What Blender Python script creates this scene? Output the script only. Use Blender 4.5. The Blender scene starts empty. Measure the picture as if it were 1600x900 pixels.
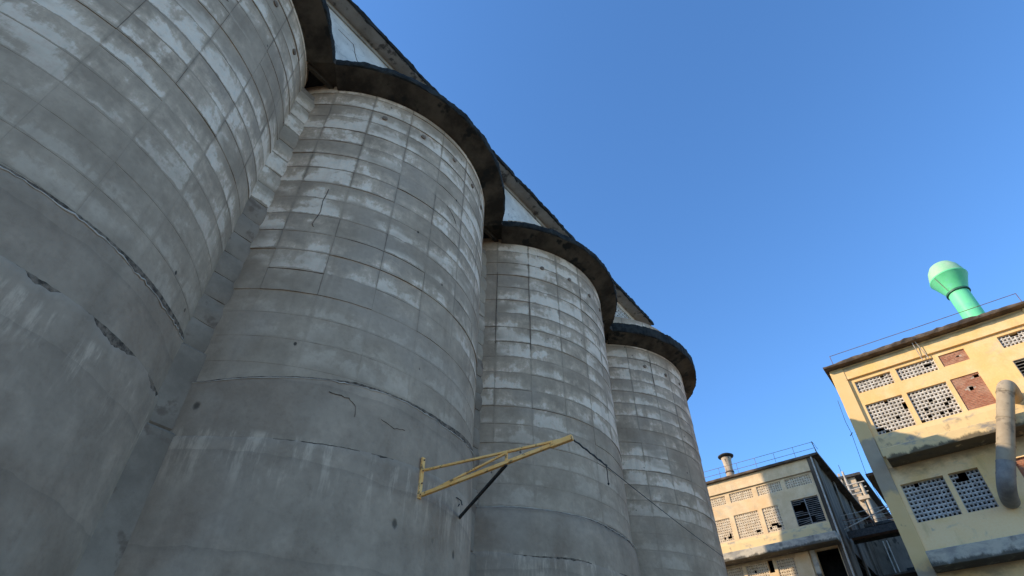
import bpy, bmesh, math, random
from math import sin, cos, radians, pi
from mathutils import Vector, Matrix, noise as mnoise
random.seed(7)
C = bpy.context.scene.collection
scn = bpy.context.scene

# ------------------------------------------------------------------ camera, sky, sun, exposure
cam = bpy.data.cameras.new('camera'); cam_o = bpy.data.objects.new('camera', cam); C.objects.link(cam_o)
cam_o.location = (0, 0, 1.6)
cam_o.rotation_euler = (radians(90 + 42.04), 0, radians(37.5))
cam.sensor_width = 36; cam.lens = 20.27; cam.clip_end = 3000
scn.camera = cam_o

SUN_AZ, SUN_EL = radians(42.5), radians(27)      # light travels towards (+sin, +cos)
to_sun = Vector((-sin(SUN_AZ) * cos(SUN_EL), -cos(SUN_AZ) * cos(SUN_EL), sin(SUN_EL)))
w = bpy.data.worlds.new('World'); scn.world = w; w.use_nodes = True
wt = w.node_tree; bg = wt.nodes['Background']
sky = wt.nodes.new('ShaderNodeTexSky'); sky.sky_type = 'NISHITA'; sky.sun_disc = False
sky.sun_elevation = SUN_EL; sky.sun_rotation = math.atan2(to_sun.x, to_sun.y)
sky.air_density = 1.0; sky.dust_density = 0.2; sky.ozone_density = 6.5
hs = wt.nodes.new('ShaderNodeHueSaturation'); hs.inputs['Saturation'].default_value = 1.06; hs.inputs['Hue'].default_value = .499
wt.links.new(sky.outputs[0], hs.inputs['Color']); wt.links.new(hs.outputs[0], bg.inputs[0]); bg.inputs[1].default_value = 0.15
sl = bpy.data.lights.new('sun', 'SUN'); sl.energy = 2.6; sl.angle = radians(0.5); sl.color = (1, .82, .58)
so = bpy.data.objects.new('sun', sl); C.objects.link(so)
so.rotation_euler = to_sun.to_track_quat('Z', 'Y').to_euler(); so.location = (-40, -60, 60)
scn.view_settings.view_transform = 'Standard'; scn.view_settings.look = 'None'
scn.view_settings.exposure = 1.15; scn.view_settings.gamma = 1
scn.cycles.max_bounces = 6

# ------------------------------------------------------------------ node materials
class N:
    def __init__(s, name):
        s.m = bpy.data.materials.new(name); s.m.use_nodes = True; s.t = s.m.node_tree
        s.b = s.t.nodes['Principled BSDF']; s.b.inputs['Roughness'].default_value = .9
        s.b.inputs['Specular IOR Level'].default_value = .25
        g = s.t.nodes.new('ShaderNodeNewGeometry'); s.pos = g.outputs['Position']; s.nrm = g.outputs['Normal']
        s.rnd = s.t.nodes.new('ShaderNodeObjectInfo').outputs['Random']
    def set(s, i, v):
        if isinstance(v, bpy.types.NodeSocket): s.t.links.new(v, i)
        else:
            if hasattr(i.default_value, '__len__') and not hasattr(v, '__len__'): v = (v,) * len(i.default_value)
            if hasattr(v, '__len__') and len(i.default_value) == 4 and len(v) == 3: v = (*v, 1)
            i.default_value = v
    def noise(s, scale=1, sc3=(1, 1, 1), detail=5, rough=.55, dist=0, off=None):
        mp = s.t.nodes.new('ShaderNodeMapping'); s.t.links.new(s.pos, mp.inputs[0]); mp.inputs['Scale'].default_value = sc3
        if off is not None: mp.inputs['Location'].default_value = off
        n = s.t.nodes.new('ShaderNodeTexNoise'); s.t.links.new(mp.outputs[0], n.inputs['Vector'])
        n.inputs['Scale'].default_value = scale; n.inputs['Detail'].default_value = detail
        n.inputs['Roughness'].default_value = rough; n.inputs['Distortion'].default_value = dist
        return n.outputs[0]
    def vor(s, scale, sc3=(1, 1, 1)):
        mp = s.t.nodes.new('ShaderNodeMapping'); s.t.links.new(s.pos, mp.inputs[0]); mp.inputs['Scale'].default_value = sc3
        n = s.t.nodes.new('ShaderNodeTexVoronoi'); s.t.links.new(mp.outputs[0], n.inputs['Vector']); n.inputs['Scale'].default_value = scale
        return n
    def math(s, op, a, b=0, c=0, clamp=False):
        n = s.t.nodes.new('ShaderNodeMath'); n.operation = op; n.use_clamp = clamp
        for i, v in zip(n.inputs, (a, b, c)): s.set(i, v)
        return n.outputs[0]
    def step(s, v, lo, hi, a=0., b=1.):
        n = s.t.nodes.new('ShaderNodeMapRange'); n.interpolation_type = 'SMOOTHSTEP'
        for k, x in zip(('Value', 'From Min', 'From Max', 'To Min', 'To Max'), (v, lo, hi, a, b)): s.set(n.inputs[k], x)
        return n.outputs['Result']
    def mix(s, f, a, b, mode='MIX'):
        n = s.t.nodes.new('ShaderNodeMix'); n.data_type = 'RGBA'; n.blend_type = mode
        s.set(n.inputs[0], f); s.set(n.inputs[6], a); s.set(n.inputs[7], b)
        return n.outputs[2]
    def sep(s):
        n = s.t.nodes.new('ShaderNodeSeparateXYZ'); s.t.links.new(s.pos, n.inputs[0]); return n.outputs
    def bump(s, h, strength=.3, dist=.02):
        n = s.t.nodes.new('ShaderNodeBump'); n.inputs['Strength'].default_value = strength; n.inputs['Distance'].default_value = dist
        s.t.links.new(h, n.inputs['Height']); s.t.links.new(n.outputs[0], s.b.inputs['Normal'])
    def col(s, c, rough=None):
        s.set(s.b.inputs['Base Color'], c)
        if rough is not None: s.set(s.b.inputs['Roughness'], rough)
        return s.m

def concrete_silo(panelled=True):
    k = N('weathered_silo_concrete' if panelled else 'smooth_silo_concrete')
    big = k.noise(.28, detail=3); mid = k.noise(1.1, detail=6, rough=.6)
    fine = k.noise(9, detail=8, rough=.65)
    streak = k.noise(1, (2.6, 2.6, .22), detail=5, rough=.6)
    c = k.mix(k.step(mid, .3, .7), *(((.345, .247, .163), (.485, .352, .236)) if panelled else ((.31, .222, .149), (.42, .303, .205))))
    c = k.mix(k.step(big, .52, .66, 0, .7), c, (.42, .315, .225))
    zz = k.sep()[2]
    if panelled:
        uvn = k.t.nodes.new('ShaderNodeUVMap'); sx = k.t.nodes.new('ShaderNodeSeparateXYZ'); k.t.links.new(uvn.outputs[0], sx.inputs[0])
        wob = k.math('MULTIPLY_ADD', k.noise(2.2, detail=7, rough=.7), .34, -.17)
        ph = k.math('ADD', sx.outputs[1], wob)
        eu = k.math('ADD', k.math('MULTIPLY', k.math('ABSOLUTE', k.math('SUBTRACT', sx.outputs[0], .5)), 2), wob)
        band = k.noise(1, (.3, .3, .8), detail=3, rough=.5)          # areas washed over with cement slurry
        fl = k.math('ADD', k.noise(1, (1.0, 1.0, 1.1), detail=10, rough=.68, dist=.3), k.math('MULTIPLY_ADD', k.rnd, .16, -.08))
        fl = k.math('ADD', fl, k.math('MULTIPLY_ADD', k.noise(1, (7, 7, 2.2), detail=6, rough=.7), .26, -.13))
        fl = k.math('ADD', fl, k.step(ph, .05, .45, -.09, 0)); fl = k.math('ADD', fl, k.step(ph, .45, .86, 0, .075))
        fl = k.math('ADD', fl, k.step(ph, .92, .97, 0, -.3)); fl = k.math('ADD', fl, k.step(eu, .88, 1.0, 0, -.12))
        up = k.math('MULTIPLY', k.step(zz, 9.2, 12.5, .2, 1.), k.step(band, .38, .54))
        soft = k.math('MULTIPLY', k.step(fl, .34, .60), up)
        c = k.mix(k.math('MULTIPLY', soft, .8), c, (.74, .525, .35))
        mask = k.math('MULTIPLY', k.step(fl, .505, .60), up)
        c = k.mix(k.math('MULTIPLY', mask, .85), c, k.mix(fine, (.84, .64, .46), (.96, .78, .59)))
        c = k.mix(k.step(k.rnd, 0, 1, 0, .05), c, (.24, .18, .125))
        gate = k.step(k.noise(.45, detail=4, off=(4, 8, 2)), .40, .60)
        c = k.mix(k.math('MULTIPLY', k.step(ph, .97, 1.06, 0, .36), k.math('MULTIPLY', gate, k.step(zz, 9.2, 12.5, .12, 1))), c, (.23, .155, .10))
        c = k.mix(k.math('MULTIPLY', k.step(eu, .93, 1.06, 0, .65), k.math('MULTIPLY', gate, k.step(zz, 10.8, 13.5, .06, 1))), c, (.13, .097, .068))
    else:
        c = k.mix(k.step(k.noise(.8, detail=7, rough=.62, off=(7, 3, 1)), .5, .72, 0, .5), c, (.58, .41, .275))
        c = k.mix(k.step(k.noise(.55, detail=6, off=(1, 9, 4)), .5, .66, 0, .5), c, (.27, .18, .115))
        runs = k.math('MULTIPLY', k.step(k.noise(1, (3.2, 3.2, .6), detail=8, rough=.72, off=(2, 2, 9)), .49, .62), k.math('MULTIPLY', k.step(zz, 5.2, 6.4), k.step(zz, 6.62, 6.75, 1, 0)))
        c = k.mix(k.math('MULTIPLY', runs, .55), c, (.70, .51, .35))
        lifts = k.math('FRACT', k.math('MULTIPLY_ADD', k.noise(.7, detail=3), .25, k.math('MULTIPLY', zz, .62)))
        c = k.mix(k.step(lifts, .90, 1.0, 0, .28), c, (.19, .142, .10))
    c = k.mix(k.step(k.noise(4.5, detail=8, rough=.75), .48, .72, 0, .3), c, (.21, .158, .11))
    c = k.mix(k.step(streak, .52, .75, 0, .3), c, (.23, .155, .10))
    v = k.vor(1.5 if panelled else 1.25, (1, 1, .7)).outputs['Distance']
    dots = k.math('MULTIPLY', k.step(k.math('ADD', v, k.math('MULTIPLY', fine, .05)), *((.055, .085) if panelled else (.075, .135)), 1, 0), k.step(k.noise(.7, off=(3, 3, 3)), .46, .53))
    c = k.mix(k.math('MULTIPLY', dots, .9 if panelled else .75), c, (.05, .04, .03))
    c = k.mix(.35, c, k.mix(fine, (.08, .08, .08), (.92, .92, .9)), 'OVERLAY')
    h = k.math('ADD', k.math('MULTIPLY', fine, .5), mid)
    k.bump(k.math('SUBTRACT', h, dots), .45, .03)
    return k.col(c, .93)
R = 4.7; SX = -13.2; SY = [-.72, 7.73, 16.2, 24.85]; PITCH = .64; ZRS = [8.2, 8.16, 7.9, 7.6]; ZS = 18.65
M = {}
M['panel'] = concrete_silo(True); M['barrel'] = concrete_silo(False)

def simple(name, a, b, scale=2., rough=.9, bumps=.3, sc3=(1, 1, 1), lo=.35, hi=.65, metal=0, third=None):
    k = N(name); n = k.noise(scale, sc3, detail=8, rough=.65); c = k.mix(k.step(n, lo, hi), a, b)
    if third: c = k.mix(k.step(k.noise(scale * 2.3, sc3, detail=6, off=(5, 2, 8)), .56, .66), c, third)
    k.bump(k.noise(scale * 6, detail=6), bumps, .015); k.b.inputs['Metallic'].default_value = metal
    return k.col(c, rough)
M['joint'] = simple('dark_joint_concrete', (.19, .137, .095), (.31, .227, .158), 1.2)
M['infill'] = simple('recess_shaded_concrete', (.23, .166, .112), (.34, .248, .17), 1.0, third=(.20, .135, .09))  # shade of the clefts between silos put into a darker concrete colour
M['crack'] = simple('spalled_dark_concrete', (.06, .043, .03), (.26, .185, .125), 7, bumps=1.0)
M['bead'] = simple('pale_mortar', (.46, .37, .28), (.62, .52, .41), 3)
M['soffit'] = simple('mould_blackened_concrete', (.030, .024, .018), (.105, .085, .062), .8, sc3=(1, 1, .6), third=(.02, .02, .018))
M['moss'] = simple('black_crusted_roof_edge', (.012, .012, .010), (.035, .034, .028), 3, bumps=.8)
M['palesoffit'] = simple('pale_soffit_plaster', (.30, .27, .23), (.42, .39, .34), 1.1, third=(.12, .11, .10))
def whitewall():
    k = N('stained_white_plaster'); n = k.noise(1.1, detail=8, rough=.65)
    c = k.mix(k.step(n, .4, .62), (.58, .52, .44), (.70, .64, .55))
    c = k.mix(k.step(k.noise(1.6, (1, 1, 1.6), detail=10, rough=.75, dist=1.2), .55, .64, 0, .75), c, (.27, .25, .22))
    c = k.mix(k.step(k.noise(.35, off=(2, 5, 1)), .56, .64, 0, .5), c, (.45, .44, .40))
    k.bump(n, .3); return k.col(c)
M['white'] = whitewall()

def yellow(name, base, base2, grime_shade, soots, lower, base3):
    """old colour wash: clean upper walls, dirt runs hanging from sills and along the bands"""
    k = N(name); n = k.noise(.9, detail=7, rough=.6); f = k.noise(12, detail=6)
    c = k.mix(k.step(n, .36, .66), base, base2)
    if lower: c = k.mix(k.step(k.sep()[2], 14.18, 14.22, 1, 0), c, k.mix(n, (.84, .58, .29), (.90, .66, .37)))  # paler lower storey: its shade is lifted through the wash colour
    c = k.mix(k.step(k.noise(.5, detail=5, off=(7, 1, 4)), .5, .68, 0, .55), c, base3)
    st = k.noise(1, (1.3, 1.3, .28), detail=6, rough=.62, off=(4, 4, 0))
    c = k.mix(k.step(st, .56, .74, 0, .45), c, grime_shade)
    c = k.mix(k.step(k.noise(2.2, detail=9, rough=.7, off=(9, 1, 2)), .63, .70, 0, .55), c, (.40, .36, .28))
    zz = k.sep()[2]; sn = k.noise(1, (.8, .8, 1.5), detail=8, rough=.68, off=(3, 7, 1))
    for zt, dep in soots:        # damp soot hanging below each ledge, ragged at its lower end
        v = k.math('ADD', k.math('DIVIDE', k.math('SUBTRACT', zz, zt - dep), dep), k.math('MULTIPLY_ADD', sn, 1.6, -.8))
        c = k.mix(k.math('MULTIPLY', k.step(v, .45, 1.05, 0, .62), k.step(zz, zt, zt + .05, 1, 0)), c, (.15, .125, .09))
    c = k.mix(k.step(k.noise(1, (.7, .7, 1.1), detail=9, rough=.72, dist=.6, off=(1, 2, 8)), .57, .68, 0, .45), c, (.46, .40, .30))
    c = k.mix(.2, c, k.mix(f, (.1, .1, .1), (.9, .9, .9)), 'OVERLAY')
    k.bump(k.math('ADD', n, k.math('MULTIPLY', f, .4)), .3, .02)
    return k.col(c, .9)
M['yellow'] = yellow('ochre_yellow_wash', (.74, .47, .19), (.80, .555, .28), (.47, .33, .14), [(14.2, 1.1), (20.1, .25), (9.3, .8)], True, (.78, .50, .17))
M['cream'] = yellow('faded_peach_wash', (.60, .42, .235), (.70, .52, .31), (.36, .27, .17), [(16.1, .8), (21.8, .3), (22.84, .25)], False, (.70, .43, .20))
def ledge(name, paint, rng=(.40, .60)):
    k = N(name); n = k.noise(1, (.9, .9, 1.6), detail=9, rough=.7, dist=.3); st = k.noise(1, (2.4, 2.4, .5), detail=6)
    c = k.mix(k.step(n, *rng), k.mix(st, (.20, .185, .16), (.36, .33, .28)), paint)
    c = k.mix(k.step(k.noise(1.7, (1, 1, .8), detail=8, off=(6, 2, 2)), .58, .72, 0, .6), c, (.08, .075, .065))
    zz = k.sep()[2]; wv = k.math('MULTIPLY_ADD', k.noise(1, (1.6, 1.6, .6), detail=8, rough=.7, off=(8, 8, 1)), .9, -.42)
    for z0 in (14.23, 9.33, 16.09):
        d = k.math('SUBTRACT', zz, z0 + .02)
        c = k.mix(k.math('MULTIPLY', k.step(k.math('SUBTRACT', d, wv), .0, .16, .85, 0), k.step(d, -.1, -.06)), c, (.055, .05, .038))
    k.bump(n, .5, .03); return k.col(c)
M['ledge'] = ledge('peeling_ochre_ledge', (.66, .48, .24), (.30, .50)); M['ledge2'] = ledge('peeling_grey_ledge', (.48, .42, .32))
M['pilaster'] = None
def pil():
    k = N('ochre_grey_pilaster'); zz = k.sep()[2]; n = k.noise(.8, detail=9, rough=.7, dist=.3)
    zn = k.math('ADD', zz, k.math('MULTIPLY_ADD', n, 2.4, -1.2))
    c = k.mix(k.noise(1.2, detail=5), (.70, .45, .18), (.76, .54, .27))
    grey_zone = k.math('MAXIMUM', k.math('MULTIPLY', k.step(zn, 12.6, 13.2), k.step(zn, 15.7, 16.1, 1, 0)), k.step(zn, 9.5, 10.0, 1, 0))  # ochre turns grey in two ragged height bands
    c = k.mix(k.math('MULTIPLY', grey_zone, .85), c, k.mix(k.noise(2.5, detail=7), (.26, .22, .165), (.40, .345, .265)))
    c = k.mix(k.step(k.noise(2.5, (1, 1, .5), detail=8, rough=.7, off=(3, 3, 3)), .62, .70, 0, .6), c, (.12, .10, .075))
    k.bump(n, .5, .03); return k.col(c)
M['pilaster'] = pil()
M['grime_shade'] = simple('grimy_shaded_render', (.055, .041, .029), (.15, .117, .085), .7, sc3=(1, 1, .35), third=(.03, .024, .018))  # streaked render; shade of the side walls put into its dark colour
M['block'] = simple('limewashed_vent_block', (.50, .45, .38), (.66, .61, .53), 3, third=(.32, .28, .23))
M['blockpeach'] = simple('peach_limed_vent_block', (.56, .43, .28), (.66, .55, .40), 3, third=(.42, .33, .23))
M['blockgrey'] = simple('shaded_vent_block', (.38, .36, .33), (.56, .54, .50), 3, third=(.30, .30, .29))  # shade on the lower windows put into a greyer block colour
M['dark'] = simple('unlit_interior', (.012, .012, .012), (.03, .03, .03), 1)
M['roof'] = simple('brown_roof_edge', (.06, .043, .03), (.145, .11, .08), 1.4, third=(.05, .045, .04))
def brick():
    k = N('red_brick'); c = k.mix(k.rnd, (.40, .19, .115), (.44, .23, .14))
    c = k.mix(k.step(k.noise(5, detail=6), .35, .7), c, (.33, .13, .075)); c = k.mix(k.step(k.noise(1.1, detail=5), .52, .68, 0, .5), c, (.48, .30, .20))
    k.bump(k.noise(20), .4); return k.col(c)
M['brick'] = brick(); M['mortar'] = simple('brick_mortar', (.36, .28, .22), (.46, .38, .30), 6)
M['slat'] = simple('weathered_louvre_slat', (.24, .22, .19), (.40, .37, .32), 2)
M['slatdark'] = simple('blackened_louvre_slat', (.13, .125, .115), (.30, .29, .27), 2)
M['duct'] = simple('dusty_beige_sheet_metal', (.30, .235, .155), (.39, .315, .215), .9, rough=.8, third=(.22, .175, .12))
M['ductdark'] = simple('dark_sheet_shade', (.16, .145, .13), (.26, .24, .21), 1.5, rough=.65)
M['green'] = simple('mint_green_paint', (.11, .58, .25), (.17, .66, .33), .8, rough=.5, bumps=.1, third=(.15, .58, .34))
M['greendark'] = simple('dark_green_flange', (.03, .11, .07), (.06, .18, .11), 2, rough=.5)
M['greenpale'] = simple('pale_mint_paint', (.28, .54, .31), (.38, .55, .35), 1.2, rough=.6, bumps=.1)  # paler mint than the cone, used on the cap
M['rust'] = simple('rusty_iron', (.12, .065, .045), (.22, .12, .08), 6, rough=.8)
M['iron'] = simple('dark_iron', (.028, .027, .026), (.06, .055, .05), 6, rough=.75)
M['jib'] = simple('worn_yellow_paint', (.95, .47, .12), (.97, .56, .19), 4, rough=.6, third=(.30, .18, .08))
M['pipe'] = simple('pale_grey_pipe', (.34, .30, .25), (.48, .43, .36), 3, rough=.6)
M['stack'] = simple('streaked_cream_stack', (.36, .27, .19), (.52, .42, .31), 2, sc3=(1, 1, .4), third=(.17, .14, .11))
M['ground'] = simple('dusty_concrete_yard', (.15, .125, .092), (.22, .185, .14), .25)
M['rear'] = simple('shabby_brown_render', (.11, .09, .07), (.20, .165, .13), .8, sc3=(1, 1, .4), third=(.06, .05, .04))
M['tan'] = simple('tan_render', (.40, .31, .21), (.50, .40, .285), .8, third=(.33, .27, .20))

# ------------------------------------------------------------------ object helpers
def thing(name, label, cat, loc=(0, 0, 0), group=None):
    o = bpy.data.objects.new(name, None); C.objects.link(o); o.location = loc
    o.empty_display_size = .3
    o['label'] = label; o['category'] = cat
    if group: o['group'] = group
    return o
def link(name, me, parent=None, loc=None, rot=None):
    o = bpy.data.objects.new(name, me); C.objects.link(o)
    if parent is not None: o.parent = parent
    if loc is not None: o.location = loc
    if rot is not None: o.rotation_euler = rot
    return o
def mesh(name, V, F, mat, smooth=False):
    me = bpy.data.meshes.new(name); me.from_pydata([tuple(v) for v in V], [], F); me.materials.append(mat)
    if smooth: me.polygons.foreach_set('use_smooth', [True] * len(F))
    me.update(); return me
class B:
    """collects boxes, quads, tubes and lathes for one mesh; world coordinates minus an origin"""
    def __init__(s, org=(0, 0, 0)): s.V = []; s.F = []; s.o = Vector(org)
    def quad(s, *p):
        i = len(s.V); s.V += [Vector(q) - s.o for q in p]; s.F.append(tuple(range(i, i + len(p))))
    def box(s, x0, x1, y0, y1, z0, z1, jit=0):
        i = len(s.V)
        for z in (z0, z1):
            for x, y in ((x0, y0), (x1, y0), (x1, y1), (x0, y1)):
                s.V.append(Vector((x, y, z)) - s.o + (Vector((random.uniform(-jit, jit), random.uniform(-jit, jit), random.uniform(-jit, jit))) if jit else Vector()))
        s.F += [(i, i + 3, i + 2, i + 1), (i + 4, i + 5, i + 6, i + 7)] + [(i + k, i + (k + 1) % 4, i + 4 + (k + 1) % 4, i + 4 + k) for k in range(4)]
    def tube(s, pts, r, n=8, caps=True):
        pts = [Vector(p) for p in pts]; rs = r if hasattr(r, '__len__') else [r] * len(pts); i0 = len(s.V); up = None
        for k, p in enumerate(pts):
            d = (pts[min(k + 1, len(pts) - 1)] - pts[max(k - 1, 0)]).normalized()
            a = d.orthogonal().normalized() if up is None else (up - d * up.dot(d)).normalized()
            up = a; b = d.cross(a)
            for q in range(n):
                t = 2 * pi * q / n; s.V.append(p + (a * cos(t) + b * sin(t)) * rs[k] - s.o)
        for k in range(len(pts) - 1):
            for q in range(n):
                a0 = i0 + k * n; s.F.append((a0 + q, a0 + (q + 1) % n, a0 + n + (q + 1) % n, a0 + n + q))
        if caps:
            s.F.append(tuple(i0 + n - 1 - q for q in range(n))); s.F.append(tuple(i0 + (len(pts) - 1) * n + q for q in range(n)))
    def lathe(s, cx, cy, prof, n=32):
        i0 = len(s.V)
        for r, z in prof:
            for q in range(n): s.V.append(Vector((cx + r * cos(2 * pi * q / n), cy + r * sin(2 * pi * q / n), z)) - s.o)
        for k in range(len(prof) - 1):
            for q in range(n): s.F.append((i0 + k * n + q, i0 + k * n + (q + 1) % n, i0 + (k + 1) * n + (q + 1) % n, i0 + (k + 1) * n + q))
    def beam(s, a, b, w, h, up=(0, 0, 1)):
        a = Vector(a); b = Vector(b); d = (b - a).normalized(); x = d.cross(Vector(up)).normalized() * w / 2; y = x.cross(d).normalized() * h / 2
        i = len(s.V)
        for p in (a, b):
            for q in (-x - y, x - y, x + y, -x + y): s.V.append(p + q - s.o)
        s.F += [(i, i + 1, i + 2, i + 3), (i + 7, i + 6, i + 5, i + 4)] + [(i + k, i + 4 + k, i + 4 + (k + 1) % 4, i + (k + 1) % 4) for k in range(4)]
    def build(s, name, mat, parent=None, smooth=False, bevel=0):
        me = mesh(name, s.V, s.F, mat, smooth)
        bm = bmesh.new(); bm.from_mesh(me); bmesh.ops.recalc_face_normals(bm, faces=bm.faces); bm.to_mesh(me); bm.free()
        if smooth: me.set_sharp_from_angle(angle=radians(40))
        o = link(name, me, parent)
        if bevel:
            md = o.modifiers.new('bevel', 'BEVEL'); md.width = bevel; md.segments = 1; md.limit_method = 'ANGLE'
        return o

# ------------------------------------------------------------------ ground
g = B(); g.quad((-900, -900, 0), (900, -900, 0), (900, 900, 0), (-900, 900, 0))
gr = g.build('ground', M['ground']); gr['kind'] = 'structure'

# ------------------------------------------------------------------ silos
def nz(x, y, z=0): return mnoise.noise(Vector((x, y, z)))
def fract(x, y, z=0): return nz(x, y, z) + .5 * nz(2.1 * x, 2.1 * y, z + 7) + .25 * nz(4.3 * x, 4.3 * y, z + 3)

def add_uv(me, UV):
    uv = me.uv_layers.new(name='UVMap'); ix = [0] * len(me.loops); me.loops.foreach_get('vertex_index', ix)
    uv.data.foreach_set('uv', [c for i in ix for c in UV[i]]); return me
def panel_mesh(v, flush=False):
    """one shuttering panel of the cast wall: a curved patch, bellied, with uneven rim"""
    a = radians(15 - (.02 if flush else .12)); h = PITCH - (.002 if flush else .006); bel = .2 if flush else .3 + .8 * ((v * 37) % 10) / 10; nx, nzz = 5, 4; V = []; F = []; UV = []
    for j in range(nzz + 1):
        for i in range(nx + 1):
            u, t = i / nx, j / nzz
            e = min(u, 1 - u) * nx; f = min(t, 1 - t) * nzz
            edge = 1 if (e > .5 and f > .5) else 0
            r = R + .012 + bel * ((.017 + .014 * nz(u * 2.5, v * 3.3, 1)) * (1 - t) ** 1.4 + .010 * nz(u * 3 + v * 9, t * 2, v)) * (1 if e > .5 else .7)
            th = (u - .5) * a + (0 if 0 < i < nx else .0022 * bel * nz(t * 4, v * 3, i))
            z = (t - .5) * h + (.014 * bel * nz(u * 3.3, v * 5 + j, 2) if j in (0, nzz) else 0)
            V.append((r * cos(th), r * sin(th), z)); UV.append((u, 1 - t))
    n = nx + 1
    for j in range(nzz):
        for i in range(nx): F.append((j * n + i, j * n + i + 1, (j + 1) * n + i + 1, (j + 1) * n + i))
    rim = [i for i in range(nx + 1)] + [j * n + nx for j in range(1, nzz + 1)] + [nzz * n + i for i in range(nx - 1, -1, -1)] + [j * n for j in range(nzz - 1, 0, -1)]
    base = len(V)
    for q in rim:
        x, y, z = V[q]; k = (R - .03) / math.hypot(x, y); V.append((x * k, y * k, z)); UV.append(UV[q])
    m = len(rim)
    for q in range(m): F.append((rim[q], base + q, base + (q + 1) % m, rim[(q + 1) % m]))
    me = add_uv(mesh('formwork_panel', V, F, M['panel'], True), UV); me.set_sharp_from_angle(angle=radians(35)); return me
PANELS = [panel_mesh(v) for v in range(14)]; FLUSH = [panel_mesh(v, True) for v in range(14, 20)]

def ring_section(name, parent, r0, r1, z0, z1, mat, a0=-180, a1=180, top=None, bot=None, n=300, shoulder=0, topcap=True):
    """a barrel section with a jagged upper rim (top(theta) lowers it) and an inward top face"""
    V = []; F = []; N_ = int(n * (a1 - a0) / 360); rows = []
    prof_z = [z0, z0 + .1, (z0 + z1) / 2, z1 - .55, z1 - .16, z1 - .04, z1]
    prof_r = [r0, r0, r0, r0, r0 - shoulder * .3, r0 - shoulder * .7, r0 - shoulder - .012]
    if topcap: prof_z.append(z1 + .01); prof_r.append(r1)
    for i in range(N_ + 1):
        th = radians(a0 + (a1 - a0) * i / N_)
        for q, (z, r) in enumerate(zip(prof_z, prof_r)):
            dz = -top(th) if (top and q >= 3) else 0
            if bot and q == 0: dz = bot(th)
            rr = r + .014 * fract(th * 2.2, z * .5, 0) * (1 if q < 7 else 0)
            V.append((rr * cos(th), rr * sin(th), z + dz))
    k = len(prof_z)
    for i in range(N_):
        for q in range(k - 1): F.append((i * k + q, (i + 1) * k + q, (i + 1) * k + q + 1, i * k + q + 1))
    me = mesh(name, V, F, mat, True); me.set_sharp_from_angle(angle=radians(38))
    return link(name, me, parent)

def interp(x, xs, ys):
    if x <= xs[0]: return ys[0]
    for a in range(len(xs) - 1):
        if x <= xs[a + 1]: return ys[a] + (ys[a + 1] - ys[a]) * (x - xs[a]) / (xs[a + 1] - xs[a])
    return ys[-1]
def bump_(d, a0, a1, soft): return max(0, min(1, (d - a0) / soft, (a1 - d) / soft))
def rag(th, k): return .022 * nz(th * 16, k) + .03 * nz(th * 41, k) + .015 * nz(th * 90, k)
def tilt1(k, d): return [interp(d, [0, 44, 66], [-.03, .13, .38]), interp(d, [-54, -37, -20, 10, 36], [-.46, -.24, -.02, .05, .4]), 0, 0][k]
def tilt2(k, d): return [interp(d, [10, 60], [-.06, .16]), interp(d, [-45, 0, 25], [-.22, .06, .2]), .03 * sin(d * .2), 0][k]
def strip(name, parent, r, zf, lo, a0, a1, mat, n=300):
    """thin band of spalled dark concrete lying on the barrel just inside a jacket rim"""
    V = []; F = []; m = int(n * (a1 - a0) / 360)
    for i in range(m + 1):
        d = a0 + (a1 - a0) * i / m; th = radians(d)
        for q in range(2): V.append((r * cos(th), r * sin(th), zf(d) - (lo if q == 0 else .0) + (.012 * nz(th * 60, r) if q else 0)))
    for i in range(m): F.append((2 * i, 2 * i + 2, 2 * i + 3, 2 * i + 1))
    return link(name, mesh(name, V, F, mat), parent)
offs = [.2, 10., -7., -10.5]; half = 7.5; RE = 5.5
labels = ['nearest grey concrete silo at the left edge, its base broken by dark spalled slits',
          'second grey concrete silo, behind the yellow jib crane bolted to its wall',
          'third grey concrete silo, between the crane tip and the farthest silo',
          'farthest grey concrete silo of the row, standing beside the pale peach building']
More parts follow.
